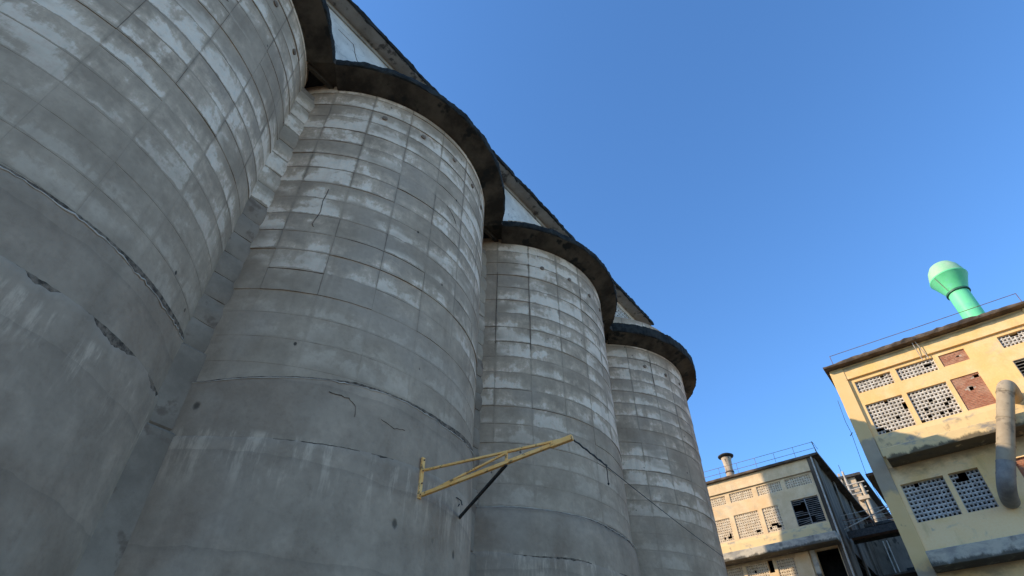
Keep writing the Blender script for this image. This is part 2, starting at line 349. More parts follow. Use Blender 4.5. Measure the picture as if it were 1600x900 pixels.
for k in range(4):
    cy = SY[k]; ZR = ZRS[k]
    s = thing('grain_silo', labels[k], 'silo', (SX, cy, 0), 'concrete grain silos in a row')
    b = B(); b.lathe(0, 0, [(R - .012, 0.2), (R - .012, ZS + .2)], 144); b.build('barrel', M['joint'], s, True)
    amin, amax = {0: (-112, 66), 1: (-66, 66), 2: (-66, 66), 3: (-66, 160)}[k]
    rows = int((ZS - ZR) / PITCH) + 3
    cols = [c for c in range(-12, 14) if amin < offs[k] + half + 15 * c < amax]
    for j in range(-1, rows):
        z = ZR + .03 + PITCH * (j + .5)
        smooth = j < 3 or (j < 5 and k in (0, 3)) or (j, k) in ((7, 1), (8, 1), (9, 3), (7, 2), (8, 0)); rj = 0 if smooth else random.uniform(-.0012, .0012)
        for c in cols:
            o = link('formwork_panel', random.choice(FLUSH if smooth or random.random() < .3 else PANELS), s, (0, 0, z + (0 if smooth else random.uniform(-.008, .008))), (0, 0, radians(offs[k] + half + 15 * c)))
            sc = 1 + rj + random.uniform(-.0010, .0010) * (.2 if smooth else 1); o.scale = (sc, sc, 1)
    z2 = (7.0, 6.75, 6.62, 6.4)[k]
    R1 = R + (.06, .055, .14, .05)[k]; R2 = R + (.12, .085, .17, .065)[k]
    def gap1(d, k=k):
        g = [.045 + .06 * bump_(d, 22, 62, 8), .012 + .12 * bump_(d, -14, 62, 34) + .035 * bump_(d, -27, -12, 4), .008 + .09 * bump_(d, -16, 44, 14), .01][k]
        return max(.002, g + rag(radians(d), k) * (1.3 if g > .02 else .3))
    def gap2(d, k=k):
        r_ = rag(radians(d), k + 5)
        if k == 0: return max(.002, .012 * bump_(d, 6, 66, 6) + .08 * bump_(d, 14, 21, 2) + .13 * bump_(d, 26, 41, 5) + .10 * bump_(d, 47, 57, 4) + 2 * r_ * (1 if (14 < d < 21 or 26 < d < 41 or 47 < d < 57) else .2))
        if k == 1: return max(.0015, -.008 + .024 * bump_(d, -42, -16, 10) + .035 * bump_(d, -12, -8, 1.5) + .5 * r_)
        return max(.0015, -.012 + .05 * bump_(d, -44, -18, 8) + .06 * bump_(d, -2, 8, 3) + .9 * r_)
    rr = lambda th: (math.degrees(th) + 180) % 360 - 180
    ring_section('lower_jacket', s, R1, R - .01, z2 - .3, ZR, M['barrel'], top=lambda th: gap1(rr(th)) - tilt1(k, rr(th)), shoulder=(.006, .006, .09, .01)[k], n=720)
    ring_section('base_jacket', s, R2, R1 - .02, 0.004, z2, M['barrel'], top=lambda th: gap2(rr(th)) - tilt2(k, rr(th)), shoulder=(.02, .008, .012, .008)[k], n=720)
    strip('cold_joint', s, R + .042, lambda d: ZR + tilt1(k, d) - .004, .25, amin, amax, M['crack'], 720)
    for a, c in ([(5, 66)], [(-44, -16), (-13, -7)], [(-45, -17), (-3, 9)], [])[k]:
        strip('cold_joint', s, R1 + .016, lambda d: z2 + tilt2(k, d) - .004, .3, a, c, M['crack'], 720)
    b = B(); pts = []
    for a in range(amin, amax, 1):
        th = radians(a); pts.append(((R1 + .002) * cos(th), (R1 + .002) * sin(th), ZR + tilt1(k, a) - gap1(a) - .03 + .012 * nz(th * 6, k)))
    b.tube(pts, [max(.004, .010 + .012 * nz(p[0] * 3, p[1] * 3)) for p in pts], 6); b.build('mortar_bead', M['bead'], s, True)
    # small things the wall carries: cracks, plugged holes under the eave, a bent tie loop
    def on(d, z, r=R + .028): th = radians(d); return Vector((r * cos(th), r * sin(th), z))
    for (pts, w_) in {1: [([(-41, 13.7), (-41.6, 13.2), (-41.2, 12.8), (-42.4, 12.3), (-41.4, 12.2)], .014), ([(1.0, 15.2), (3, 15.12), (5.5, 14.95), (7, 14.8)], .012), ([(-26, 7.75), (-21, 7.72), (-19, 7.6), (-18.6, 7.3)], .012), ([(-12, 7.5), (-8, 7.42), (-4, 7.5)], .012)],
                      2: [([(-36.9, 17.6), (-37.1, 16.2), (-36.9, 15.0), (-37.0, 13.0)], .014), ([(-51.8, 17), (-52, 15.2), (-52, 13.2)], .016), ([(-6.8, 17.4), (-7.1, 16.6)], .014)],
                      0: [([(3, 15.6), (9, 15.5), (14, 15.55)], .012)], 3: [([(-25.4, 18), (-25.6, 17.2), (-25.4, 16.3)], .016)]}.get(k, []):
        fine = []
        for (d0, z0_), (d1, z1_) in zip(pts[:-1], pts[1:]):
            for q in range(5): t = q / 5; fine.append(on(d0 + (d1 - d0) * t + .12 * nz(z0_ * 7 + t * 9, d0), z0_ + (z1_ - z0_) * t + .03 * nz(d0 + t * 8, z0_), R + (.028 if z0_ > ZR else .06)))
        b = B(); b.tube(fine, [w_ * (.6 + .5 * abs(nz(p.z * 9, p.y * 9))) for p in fine], 5); b.build('crack', M['crack'], s)
    for d in ((-30, -14, 2, 16, 28) if k else (10, 24, 40)):
        p = on(d + 3 * nz(d, k), 17.55 + .2 * nz(d * .3, k), R + .01); b = B(); n2 = Vector((p.x, p.y, 0)).normalized(); b.tube([p, p + n2 * .045], .085, 12); b.tube([p + n2 * .04, p + n2 * .055], .05, 10); b.build('plugged_hole', M['joint'], s)
    if k == 1:
        b = B(); c_ = on(19.5, 6.62, R + .09); b.tube([c_ + Vector((.03 * sin(a * .9), .16 * cos(a * .9) - .1 * a * .12, .10 * sin(a * .9))) for a in range(8)], .012, 6); b.build('tie_loop', M['iron'], s)
    # scalloped roof slab: ring sector with soffit and a ragged crusted edge
    ea = [math.degrees(math.asin((SY[q + 1] - SY[q]) / 2 / RE)) for q in range(3)]
    e0, e1 = {0: (-180, ea[0]), 1: (-ea[0], ea[1]), 2: (-ea[1], ea[2]), 3: (-ea[2], 180)}[k]
    th_ = .25 if k == 3 else 0
    prof = [(R - .03, ZS - .03), (R + .10, ZS - .01), (R + .4, ZS + .09), (RE - .05, ZS + .2)]
    edge = [(RE - .05, ZS + .2), (RE - .01, ZS + .24), (RE, ZS + .36 + th_ * .5), (RE - .02, ZS + .50 + th_), (RE - .2, ZS + .56 + th_), (4, ZS + .57 + th_), (.4, ZS + .57 + th_)]
    na = int((e1 - e0) / .6)
    for nm, pr, mt in (('roof_soffit', prof, M['soffit']), ('roof_edge', edge, M['moss'])):
        V = []; F = []; m = len(pr)
        for i in range(na + 1):
            th = radians(e0 + (e1 - e0) * i / na)
            for q, (r, z) in enumerate(pr):
                x = 1 if nm == 'roof_edge' and 0 < q < 5 else 0
                jr = x * (.04 * fract(th * 9, k * 4, q * .3) + .018 * nz(th * 40, q, k) + .008 * random.uniform(-1, 1)); jz = x * (.045 * fract(th * 11, k * 2 + 9, q * .3) + .022 * nz(th * 45, q + 7, k) + .008 * random.uniform(-1, 1))
                V.append(((r + jr) * cos(th), (r + jr) * sin(th), z + jz))
        for i in range(na):
            for q in range(m - 1): F.append((i * m + q, (i + 1) * m + q, (i + 1) * m + q + 1, i * m + q + 1))
        link(nm, mesh(nm, V, F, mt, False), s)
    # infill wall in the cleft towards the next silo, cast in its own lifts
    if k < 3:
        xi = .535 * R; ym = (SY[k + 1] - SY[k]) / 2
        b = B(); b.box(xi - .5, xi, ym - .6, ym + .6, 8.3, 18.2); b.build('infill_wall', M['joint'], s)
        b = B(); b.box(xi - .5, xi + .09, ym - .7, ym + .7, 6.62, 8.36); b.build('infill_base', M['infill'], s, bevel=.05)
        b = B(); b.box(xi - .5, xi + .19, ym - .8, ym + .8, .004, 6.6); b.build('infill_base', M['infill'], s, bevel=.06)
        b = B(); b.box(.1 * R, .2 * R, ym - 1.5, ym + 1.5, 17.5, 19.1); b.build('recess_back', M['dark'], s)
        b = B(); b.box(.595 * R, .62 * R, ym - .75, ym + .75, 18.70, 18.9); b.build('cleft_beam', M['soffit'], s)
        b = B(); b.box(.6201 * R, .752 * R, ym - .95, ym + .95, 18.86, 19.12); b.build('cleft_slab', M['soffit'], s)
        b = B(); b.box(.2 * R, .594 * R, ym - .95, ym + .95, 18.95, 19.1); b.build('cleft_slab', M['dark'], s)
        nj = int((18.2 - 8.36) / PITCH)
        for j in range(nj):
            V = []; F = []; z0 = 8.37 + j * PITCH; UV = []
            for jj in range(8):
                t = jj / 7
                for ii in range(6):
                    u = ii / 5
                    V.append((xi + .004 + .05 * sin(pi * (t * .85 + .1)) * (1 + .9 * nz(u * 2, j, k)) + .022 * nz(u * 3, t * 3, j + k), ym - .58 + 1.16 * u, z0 + t * (PITCH - .004) + .035 * nz(u * 2.5, j * 3, k))); UV.append((.35 + .3 * u, 1 - t))
            for jj in range(7):
                for ii in range(5): F.append((jj * 6 + ii, jj * 6 + ii + 1, (jj + 1) * 6 + ii + 1, (jj + 1) * 6 + ii))
            for e in ([0, 1, 2, 3, 4, 5], [47, 46, 45, 44, 43, 42]):
                i0 = len(V); V += [(xi - .01, V[v][1], V[v][2]) for v in e]; UV += [UV[v] for v in e]
                F += [(e[i], i0 + i, i0 + i + 1, e[i + 1]) for i in range(5)]
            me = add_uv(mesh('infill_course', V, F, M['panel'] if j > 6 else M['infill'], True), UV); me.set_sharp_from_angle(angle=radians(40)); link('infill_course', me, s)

# ------------------------------------------------------------------ lattice of pierced vent blocks
def blocks(name, parent, mat, x0, x1, z0, z1, y, nx, nzz, missing=(), axis='x', depth=.13, hole=(.17, .36, .10)):
    """screen of hollow blocks: each block a ring with a real hole; facing -y (axis x) or +x (axis y)"""
    b = B(); dx = (x1 - x0) / nx; dz = (z1 - z0) / nzz
    P = (lambda u, d, z: (u, y + d, z)) if axis == 'x' else (lambda u, d, z: (y - d, u, z))
    for i in range(nx):
        for j in range(nzz):
            if (i, j) in missing: continue
            a0, a1 = x0 + i * dx + .004, x0 + (i + 1) * dx - .004; c0, c1 = z0 + j * dz + .004, z0 + (j + 1) * dz - .004
            d = random.uniform(-.008, .008); t = random.uniform(-.006, .006)
            ha, hb = a0 + dx * hole[0] + t, a1 - dx * hole[0] + t; hc, hd = c0 + dz * hole[1], c1 - dz * hole[2]
            o = [P(a0, d, c0), P(a1, d, c0), P(a1, d, c1), P(a0, d, c1)]
            f = [P(ha, d + .012, hc - .01), P(hb, d + .012, hc - .01), P(hb, d + .012, hd), P(ha, d + .012, hd)]
            g_ = [P(ha + .01, d + depth, hc + .035), P(hb - .01, d + depth, hc + .035), P(hb - .01, d + depth, hd), P(ha + .01, d + depth, hd)]
            e = [P(a0, d + depth, c0), P(a1, d + depth, c0), P(a1, d + depth, c1), P(a0, d + depth, c1)]
            for q in range(4):
                r = (q + 1) % 4
                b.quad(o[q], o[r], f[r], f[q]); b.quad(f[q], f[r], g_[r], g_[q]); b.quad(o[r], o[q], e[q], e[r])
    return b.build(name, mat, parent)

# ------------------------------------------------------------------ gallery along the silo tops
gx, gz0, gz1, gy0, gy1 = -10.0, 19.0, 22.2, -9.0, 25.4
gal = thing('rooftop_gallery', 'long white gallery under a crusted slab roof along the silo tops', 'building', (gx, 8, gz0))
o_ = gal.location
b = B(o_)
for (a0, a1) in ((gy0, 21.5), (24.1, gy1)): b.box(gx - .25, gx, a0, a1, gz0, gz1)
b.box(gx - .25, gx, 21.5, 24.1, gz0, 20.2); b.box(gx - .25, gx, 21.5, 24.1, 21.92, gz1)
b.box(-16.5, gx - .252, gy1 - .25, gy1, gz0, gz1); b.box(-16.5, gx - .252, gy0, gy0 + .25, gz0, gz1); b.box(-16.75, -16.502, gy0, gy1, gz0, gz1)
b.build('wall', M['white'], gal)
blocks('block_screen', gal, M['white'], 21.5, 24.1, 20.2, 21.92, gx - .03, 11, 7, axis='y').location = -o_
b = B(o_); b.box(gx - .02, gx + .055, gy0, 21.45, 21.99, 22.195); b.build('wall_plate', M['palesoffit'], gal)
b = B(o_); b.box(-17.1, -9.43, gy0 - .4, gy1 + .15, gz1, gz1 + .05); b.build('roof_soffit', M['palesoffit'], gal)
V = []; F = []; pr = [(-9.43, gz1 - .01), (-9.37, gz1 + .02), (-9.35, gz1 + .13), (-9.38, gz1 + .24), (-9.9, gz1 + .30), (-17.2, gz1 + .30)]; n_ = 260; m = len(pr)
for i in range(n_ + 1):
    y = gy0 - .45 + (gy1 + .65 - gy0) * i / n_
    for q, (x, z) in enumerate(pr):
        f_ = 1 if q < 4 else 0
        V.append(Vector((x + f_ * (.05 * fract(y * 1.7, q * .3, 1) + .02 * random.uniform(-1, 1)), y, z + f_ * (.05 * fract(y * 2.1, q * .4, 5) + .015 * random.uniform(-1, 1)))) - o_)
for i in range(n_):
    for q in range(m - 1): F.append((i * m + q, i * m + q + 1, (i + 1) * m + q + 1, (i + 1) * m + q))
link('roof_edge', mesh('roof_edge', V, F, M['moss']), gal)
# old window line and crack on the white wall
b = B(o_); b.box(gx - .01, gx + .006, 3.3, 3.95, 21.32, 21.35); b.build('plaster_groove', M['joint'], gal)
b = B(o_); pts = [(gx + .004, 3.95 + .12 * nz(t * .9, 3) + t * .10, 21.34 - t * .2) for t in range(0, 8)]; b.tube(pts, .012, 5); b.build('crack', M['crack'], gal)

# ------------------------------------------------------------------ jib crane on the second silo
jb = thing('jib_crane', 'yellow wall mounted jib crane bracket bolted to the second silo', 'crane', (-8.42, 7.9, 6.2))
o_ = jb.location; pa = radians(2.0); n_ = Vector((cos(pa), sin(pa), 0)); tg = Vector((-sin(pa), cos(pa), 0))
foot = Vector((SX, SY[1], 0)) + n_ * (R + .10)
tip = Vector((-5.1, 8.45, 6.7))
lo = foot + Vector((0, 0, 6.25)) + n_ * .06; hi = foot + Vector((0, 0, 6.77)) + n_ * .06
b = B(o_); b.beam(foot + Vector((0, 0, 6.19)), foot + Vector((0, 0, 7.06)), .085, .05, up=n_); b.build('wall_plate', M['jib'], jb, bevel=.006)
for z in (6.27, 6.5, 6.77, 7.0):
    b = B(o_); p = foot + Vector((0, 0, z)) + n_ * .025; b.tube([p - n_ * .1, p + n_ * .025], .016, 8); b.build('bolt', M['rust'], jb)
b = B(o_); b.beam(lo, tip, .07, .07); b.build('lower_boom', M['jib'], jb, bevel=.006)
b = B(o_); b.beam(hi, tip + Vector((-.1, 0, .015)), .05, .045); b.build('upper_boom', M['jib'], jb, bevel=.005)
bt = lo.lerp(tip, .585); tp = hi.lerp(tip, .585)
b = B(o_); b.beam(lo + (tip - lo) * .03, tp - Vector((0, 0, .02)), .04, .04); b.build('diagonal', M['jib'], jb, bevel=.004)
b = B(o_); b.beam(bt, tp, .045, .045, up=n_); b.build('post', M['jib'], jb, bevel=.004)
b = B(o_); b.beam(tip - (tip - lo).normalized() * .42, tip + Vector((.03, 0, 0)), .085, .10); b.build('tip_sheath', M['jib'], jb, bevel=.006)
sp = Vector((SX, SY[1], 6.36)) + Vector((cos(radians(22)), sin(radians(22)), 0)) * (R + .06)
b = B(o_); b.beam(sp, bt - Vector((0, 0, .04)), .05, .05); b.build('side_strut', M['iron'], jb)
end = Vector((SX + R * cos(radians(10)) + .05, SY[3] + R * sin(radians(10)), 9.44))
b = B(tip); pts = []
for i in range(25):
    t = i / 24; p = tip.lerp(end, t); p.z -= .12 * 4 * t * (1 - t) * .4; pts.append(p)
b.tube(pts, .009, 6)
cb = b.build('steel_cable', M['iron']); cb.location = tip; cb['label'] = 'thin dark cable running from the crane tip to the farthest silo'; cb['category'] = 'cable'
b = B(tip); q = tip.lerp(end, .08)
pts = [tip.lerp(end, .03) + Vector((0, 0, -.01 - .05 * i)) + Vector((.02 * sin(i * 1.3), .05 * i, 0)) for i in range(5)]
for i in range(10): b.tube([tip.lerp(end, .012 * i) + Vector((0, 0, .012 * (-1) ** i)), tip.lerp(end, .012 * (i + 1)) - Vector((0, 0, .012 * (-1) ** i))], .016, 6)
b.build('chain', M['iron'], cb)
b = B(tip); p0 = tip.lerp(end, .115); pts = [p0 + Vector((.01 * sin(i), .01 * i, -.075 * i)) for i in range(6)]; b.tube(pts, .009, 5); b.lathe(pts[-1].x, pts[-1].y, [(.0, pts[-1].z - .06), (.025, pts[-1].z - .02), (0, pts[-1].z + .03)], 8); b.build('hook_line', M['iron'], cb)

# ------------------------------------------------------------------ factory facades
S = 50 / 36.
def U(x): return x * S
def Z(z): return 1.6 + (z - 1.6) * S
def wall_holes(bd, x0, x1, z0, z1, y, holes, depth=.3):
    """front skin of a wall with openings and their reveals; x,z in metres"""
    xs = sorted({x0, x1, *[h[0] for h in holes], *[h[1] for h in holes]}); zs = sorted({z0, z1, *[h[2] for h in holes], *[h[3] for h in holes]})
    for i in range(len(xs) - 1):
        for j in range(len(zs) - 1):
            cx, cz = (xs[i] + xs[i + 1]) / 2, (zs[j] + zs[j + 1]) / 2
            if any(h[0] < cx < h[1] and h[2] < cz < h[3] for h in holes): continue
            for yy in (y, y + depth): bd.quad((xs[i], yy, zs[j]), (xs[i + 1], yy, zs[j]), (xs[i + 1], yy, zs[j + 1]), (xs[i], yy, zs[j + 1]))
    for h in holes:
        a, c, d, e = h; y2 = y + depth
        bd.quad((a, y, d), (c, y, d), (c, y2, d), (a, y2, d)); bd.quad((a, y, e), (a, y2, e), (c, y2, e), (c, y, e))
        bd.quad((a, y, d), (a, y2, d), (a, y2, e), (a, y, e)); bd.quad((c, y, d), (c, y, e), (c, y2, e), (c, y2, d))
def H(u0, u1, v0, v1): return (U(u0), U(u1), Z(v0), Z(v1))
def rough_box(bd, x0, x1, y0, y1, z0, z1, amp=.03, n=40, seed=0):
    """long ledge along x whose lower front arris is chipped"""
    V0 = len(bd.V)
    for i in range(n + 1):
        x = x0 + (x1 - x0) * i / n; e = amp * fract(x * 1.3, seed); f = amp * .6 * random.uniform(-1, 1)
        for p in ((x, y1, z0), (x, y0 + abs(e), z0), (x, y0 + e * .4, z0 + abs(e) + .02 + f * .3), (x, y0 + e * .2, z1 - .03 + f * .3), (x, y0 + .03 + e * .2, z1), (x, y1, z1)): bd.V.append(Vector(p) - bd.o)
    for i in range(n):
        for q in range(5): a = V0 + i * 6 + q; bd.F.append((a, a + 6, a + 7, a + 1))
    bd.F.append(tuple(V0 + q for q in range(6))); bd.F.append(tuple(V0 + n * 6 + 5 - q for q in range(6)))
def brick_panel(parent, org, h, y, gaps):
    x0, x1, z0, z1 = h; b = B(org); rng = int((z1 - z0) / .078); dz = (z1 - z0) / rng; L = .235
    for j in range(rng):
        xx = x0 + (-.118 if j % 2 else 0)
        while xx < x1 - .01:
            a, c = max(xx, x0) + .006, min(xx + L, x1) - .006; xx += L
            if c - a < .04: continue
            mx, mz = (a + c) / 2, z0 + (j + .5) * dz
            if any(g0 - .1 < mx < g1 + .1 and g2 < mz < g3 for g0, g1, g2, g3 in gaps): continue
            d = random.uniform(-.008, .010); b.box(a, c, y + d, y + .1, z0 + j * dz + .006, z0 + (j + 1) * dz - .006, .002)
    o = b.build('brick_infill', M['brick'], parent); o['kind'] = 'stuff'
    b = B(org); wall_holes(b, x0, x1, z0, z1, y + .02, gaps, .09); b.build('mortar_bed', M['mortar'], parent)
def miss(nx, nzz, n, low=True):
    out = set()
    for _ in range(n): out.add((random.randrange(nx), random.randrange(max(1, nzz // 2 if low else nzz))))
    return out

# ---- building with the green ventilator
Y1 = 33.33
b1 = thing('factory_building', 'yellow ochre factory building with a green ventilator on its flat roof', 'building', (4, Y1, 0)); o1 = b1.location
W1, W2, LW1, LW2 = H(-1.11, .19, 13.77, 14.28), H(.39, 1.69, 13.76, 14.30), H(-1.11, .18, 11.97, 13.24), H(.35, 1.66, 11.97, 13.24)
BS, BB = H(1.86, 2.70, 13.79, 14.27), H(1.80, 2.69, 11.97, 13.25)
WR, LV = H(3.76, 4.74, 13.81, 14.29), H(3.74, 4.74, 11.97, 13.26)
A1, A2, A3 = H(-1.17, .15, 8.74, 10.06), H(.31, 1.18, 8.74, 10.06), H(2.17, 3.2, 8.74, 10.06)
T1, T2, T3 = H(-1.17, .15, 5.2, 6.62), H(.31, 1.68, 5.2, 6.62), H(1.85, 3.2, 5.2, 6.62)
more = [H(5.6, 6.9, 13.77, 14.28), H(5.6, 6.9, 11.97, 13.24), H(7.1, 8.4, 13.77, 14.28), H(7.1, 8.4, 11.97, 13.24)]
holes = [W1, W2, LW1, LW2, BS, BB, WR, LV, A1, A2, A3, T1, T2, T3] + more
XL, XR, ZT, YB = -2.42, U(9.2), Z(15.0), 58.
b = B(o1); wall_holes(b, XL, XR, 0, ZT, Y1, holes, .3)
b.quad((XL, Y1, 0), (XL, Y1, ZT), (XL, 44, ZT), (XL, 44, 0)); b.quad((XR, Y1, 0), (XR, 44, 0), (XR, 44, ZT), (XR, Y1, ZT)); b.quad((XL, 44, 0), (XL, 44, ZT), (XR, 44, ZT), (XR, 44, 0))
b.build('wall', M['yellow'], b1)
b = B(o1); b.box(XL + .05, XR - .05, Y1 + 2.4, Y1 + 2.6, .1, ZT - .1)
for z in (Z(13.5) - 3.9 * 0 + .0,): pass
for z in (Z(10.9), Z(7.2), Z(3.6)): b.box(XL + .05, XR - .05, Y1 + .31, 43.9, z - .15, z)
b.build('interior', M['dark'], b1)
for nm, x0, x1 in (('pilaster', -1.8, -1.30), ('pilaster', 4.86, 5.38), ('pilaster', 8.7, 9.2)):
    b = B(o1); zz = [0] + [ZT - .01]; n_ = 60; V0 = len(b.V); p = .17
    for i in range(n_ + 1):
        z = (ZT - .012) * i / n_; e = .03 * fract(z * .9, x0 * 3) + .02 * random.uniform(-1, 1)
        c = abs(e) + .03 * max(0, nz(z * 1.6, x0))
        for q in ((U(x0) - .02, Y1 + .2), (U(x0) + e * .3, Y1 - p + c), (U(x0) + c, Y1 - p), (U(x1), Y1 - p), (U(x1), Y1 + .2)): b.V.append(Vector((*q, z)) - b.o)
    for i in range(n_):
        for q in range(4): a = V0 + i * 5 + q; b.F.append((a, a + 1, a + 6, a + 5))
    b.build(nm, M['pilaster'], b1)
b = B(o1); b.box(U(-1.298), U(4.858), Y1 - .13, Y1 - .003, Z(14.43), ZT - .004); b.build('frieze', M['yellow'], b1, bevel=.01)
b = B(o1); b.box(U(5.382), U(8.698), Y1 - .13, Y1 - .003, Z(14.43), ZT - .004); b.build('frieze', M['yellow'], b1)
for h in (W1, W2): pass
def win(parent, org, h, nx, nzz, mt, mis=(), y=None, hole=(.17, .36, .10)):
    o = blocks('block_screen', parent, mt, *h, y, nx, nzz, mis, hole=hole); o.location = -org; return o
win(b1, o1, W1, 10, 4, M['block'], {(7, 3)}, Y1 + .10); win(b1, o1, W2, 10, 4, M['block'], {(8, 2), (7, 2)}, Y1 + .10)
win(b1, o1, LW1, 10, 9, M['block'], {(9, 5), (9, 6), (6, 3), (1, 1), (2, 0), (0, 1), (5, 8)}, Y1 + .10)
win(b1, o1, LW2, 10, 9, M['block'], {(5, 1), (7, 1), (0, 0), (2, 1), (8, 4), (7, 3), (2, 3), (4, 5)}, Y1 + .10)
win(b1, o1, WR, 8, 4, M['block'], {(3, 3), (4, 3)}, Y1 + .10)
win(b1, o1, A1, 10, 9, M['blockgrey'], {(3, 8)}, Y1 + .22); win(b1, o1, A2, 7, 9, M['blockgrey'], {(2, 8), (2, 7), (3, 7), (3, 8), (1, 7)}, Y1 + .22)
for h, n_ in ((T1, 10), (T2, 10), (T3, 10)): win(b1, o1, h, n_, 9, M['blockgrey'], miss(10, 9, 6), Y1 + .15)
for h in more: win(b1, o1, h, 10, 4 if h[3] - h[2] < 1 else 9, M['block'], miss(10, 4, 3), Y1 + .1)
brick_panel(b1, o1, BS, Y1 + .06, [(2.98, 3.1, Z(14.03) - .04, Z(14.03) + .04), (3.3, 3.42, Z(14.06) - .04, Z(14.06) + .04)])
brick_panel(b1, o1, BB, Y1 + .06, [(U(2.19), U(2.32), Z(12.66), Z(12.82)), (U(2.5), U(2.66), Z(13.06), Z(13.22))])
brick_panel(b1, o1, A3, Y1 + .1, [(U(2.6), U(2.75), Z(9.3), Z(9.5))])
ns = 11
lf = B(o1)
for x in (LV[0], LV[1]): lf.box(x - .03, x + .035, Y1 + .02, Y1 + .16, LV[2], LV[3])
for z in (LV[2], LV[3]): lf.box(LV[0] - .03, LV[1] + .03, Y1 + .018, Y1 + .162, z - .02, z + .02)
lf = lf.build('louvre_frame', M['slat'], b1)
for i in range(ns):
    z = LV[2] + (LV[3] - LV[2]) * (i + .5) / ns
    b = B(o1); b.beam((LV[0] + .04, Y1 + .09, z), (LV[1] - .04, Y1 + .09, z), .12, .022, up=(0, -.55, 1)); b.build('slat', M['slat'], lf)
b = B(o1); rough_box(b, -1.60, U(4.4), 32.12, Y1 + .05, Z(10.69) , Z(11.11) - .02, .07, 60, 3); b.build('ledge', M['ledge'], b1)
b = B(o1); rough_box(b, -1.77, U(9.2), 32.12, Y1 + .05, 9.33, 9.98, .05, 60, 5); b.build('ledge', M['ledge2'], b1)
b = B(o1); rough_box(b, U(4.45), U(9.2), 32.12, Y1 + .05, Z(10.69), Z(11.11) - .02, .05, 40, 8); b.build('ledge', M['ledge'], b1)
# sloping sills above the ledge
b = B(o1); x0, x1 = U(-1.28), U(4.84)
for a, c in ((x0, x1),):
    n_ = 40; V0 = len(b.V)
    for i in range(n_ + 1):
        x = a + (c - a) * i / n_; e = .02 * fract(x * 2, 4)
        for p in ((x, Y1 - .004, Z(11.93) + e), (x, Y1 - .10 + e, Z(11.75)), (x, Y1 - .16, Z(11.1))): b.V.append(Vector(p) - b.o)
    for i in range(n_):
        for q in range(2): k_ = V0 + i * 3 + q; b.F.append((k_, k_ + 1, k_ + 4, k_ + 3))
b.build('sill_apron', M['ledge'], b1)
# roof
b = B(o1); n_ = 70; V0 = 0; x0, x1 = -2.68, XR + .3
for i in range(n_ + 1):
    x = x0 + (x1 - x0) * i / n_; u = (x - x0) / (U(5.08) - x0)
    cr = .09 * max(0, sin(pi * min(1, max(0, u)))) ; e = .02 * random.uniform(-1, 1) + .02 * fract(x, 2)
    for p in ((x, 44.4, ZT + .0), (x, 32.75 + e, ZT), (x, 32.72 + e, ZT + .07 + cr * .3 + e), (x, 32.75 - e, ZT + .14 + cr + e), (x, 33.4, ZT + .17 + cr), (x, 44.4, ZT + .2)): b.V.append(Vector(p) - b.o)
for i in range(n_):
    for q in range(5): a = i * 6 + q; b.F.append((a, a + 6, a + 7, a + 1))
b.F.append(tuple(range(6))); b.F.append(tuple(n_ * 6 + 5 - q for q in range(6)))
b.build('roof', M['roof'], b1)
def railing(parent, org, pts_x, y, z0, z1, bars, mat, r=.02, posts=True):
    b = B(org)
    for zb in bars: b.tube([(pts_x[0], y, zb), ((pts_x[0] + pts_x[-1]) / 2, y, zb - .012), (pts_x[-1], y, zb)], r, 6)
    rl = b.build('roof_railing', mat, parent)
    for x in pts_x:
        b = B(org); b.tube([(x, y, z0), (x, y, z1)], r, 6); b.build('post', mat, rl)
railing(b1, o1, [-2.12, 6.93], 32.95, ZT + .15, ZT + .78, [ZT + .78], M['rust'], .016)
b = B(o1)
for (xa, za, xb, zb) in ((1.84, 20.36, 1.89, 19.19), (1.96, 20.36, 2.18, 19.17)): b.tube([(xa, 32.95, za), (xb, Y1 - .16, zb)], .022, 6)
b.build('frieze_pipe', M['pipe'], b1)
b = B(o1); b.tube([(-2.66, 33.0, 18.3), (-2.72, 33.0, 17.0), (-2.68, 33.05, 16.4), (-2.80, 33.0, 14.2), (-2.6, 33.1, 12)], .012, 5); b.tube([(-2.78, 33, 16.2), (-2.62, 33, 16.35)], .02, 5); b.build('down_conductor', M['iron'], b1)
# rear canopy under which the walkway lands
b = B(o1); b.box(-3.45, XL - .01, 40, 62, 16.62, 16.78); b.build('side_canopy', M['iron'], b1)

# duct bypassing the ledge
dt = thing('exhaust_duct', 'fat beige sheet metal duct elbowed out of the yellow facade', 'duct', (3.1, Y1, 13)); od = dt.location
ax0, ax1 = Vector((4.0, 31.66, 15.62)), Vector((2.36, 31.66, 12.2)); r = .335
def bend(p0, p1, p2, n=9): return [p0.lerp(p1, t / n).lerp(p1.lerp(p2, t / n), t / n) for t in range(n + 1)]
up_ = bend(Vector((4.42, Y1 + .05, 16.0)), Vector((4.3, 31.6, 16.25)), ax0, 10)
lw_ = bend(ax1, Vector((2.02, 31.60, 11.5)), Vector((2.12, Y1 + .05, 11.65)), 10)
b = B(od); b.tube(up_, r, 28, False); b.build('upper_elbow', M['duct'], dt, True)
mid_ = ax0.lerp(ax1, .66)
b = B(od); b.tube([ax0, mid_], r * .985, 28, False); b.build('duct_pipe', M['duct'], dt, True)
m2 = ax0.lerp(ax1, .86)
b = B(od); b.tube([mid_, m2], r * 1.0, 28, False); b.build('duct_pipe', M['duct'], dt, True)
b = B(od); b.tube([m2] + lw_, [r * 1.02] * (len(lw_) + 1), 28, False); b.build('lower_elbow', M['ductdark'], dt, True)  # shade on the duct's lower end put into a darker sheet colour
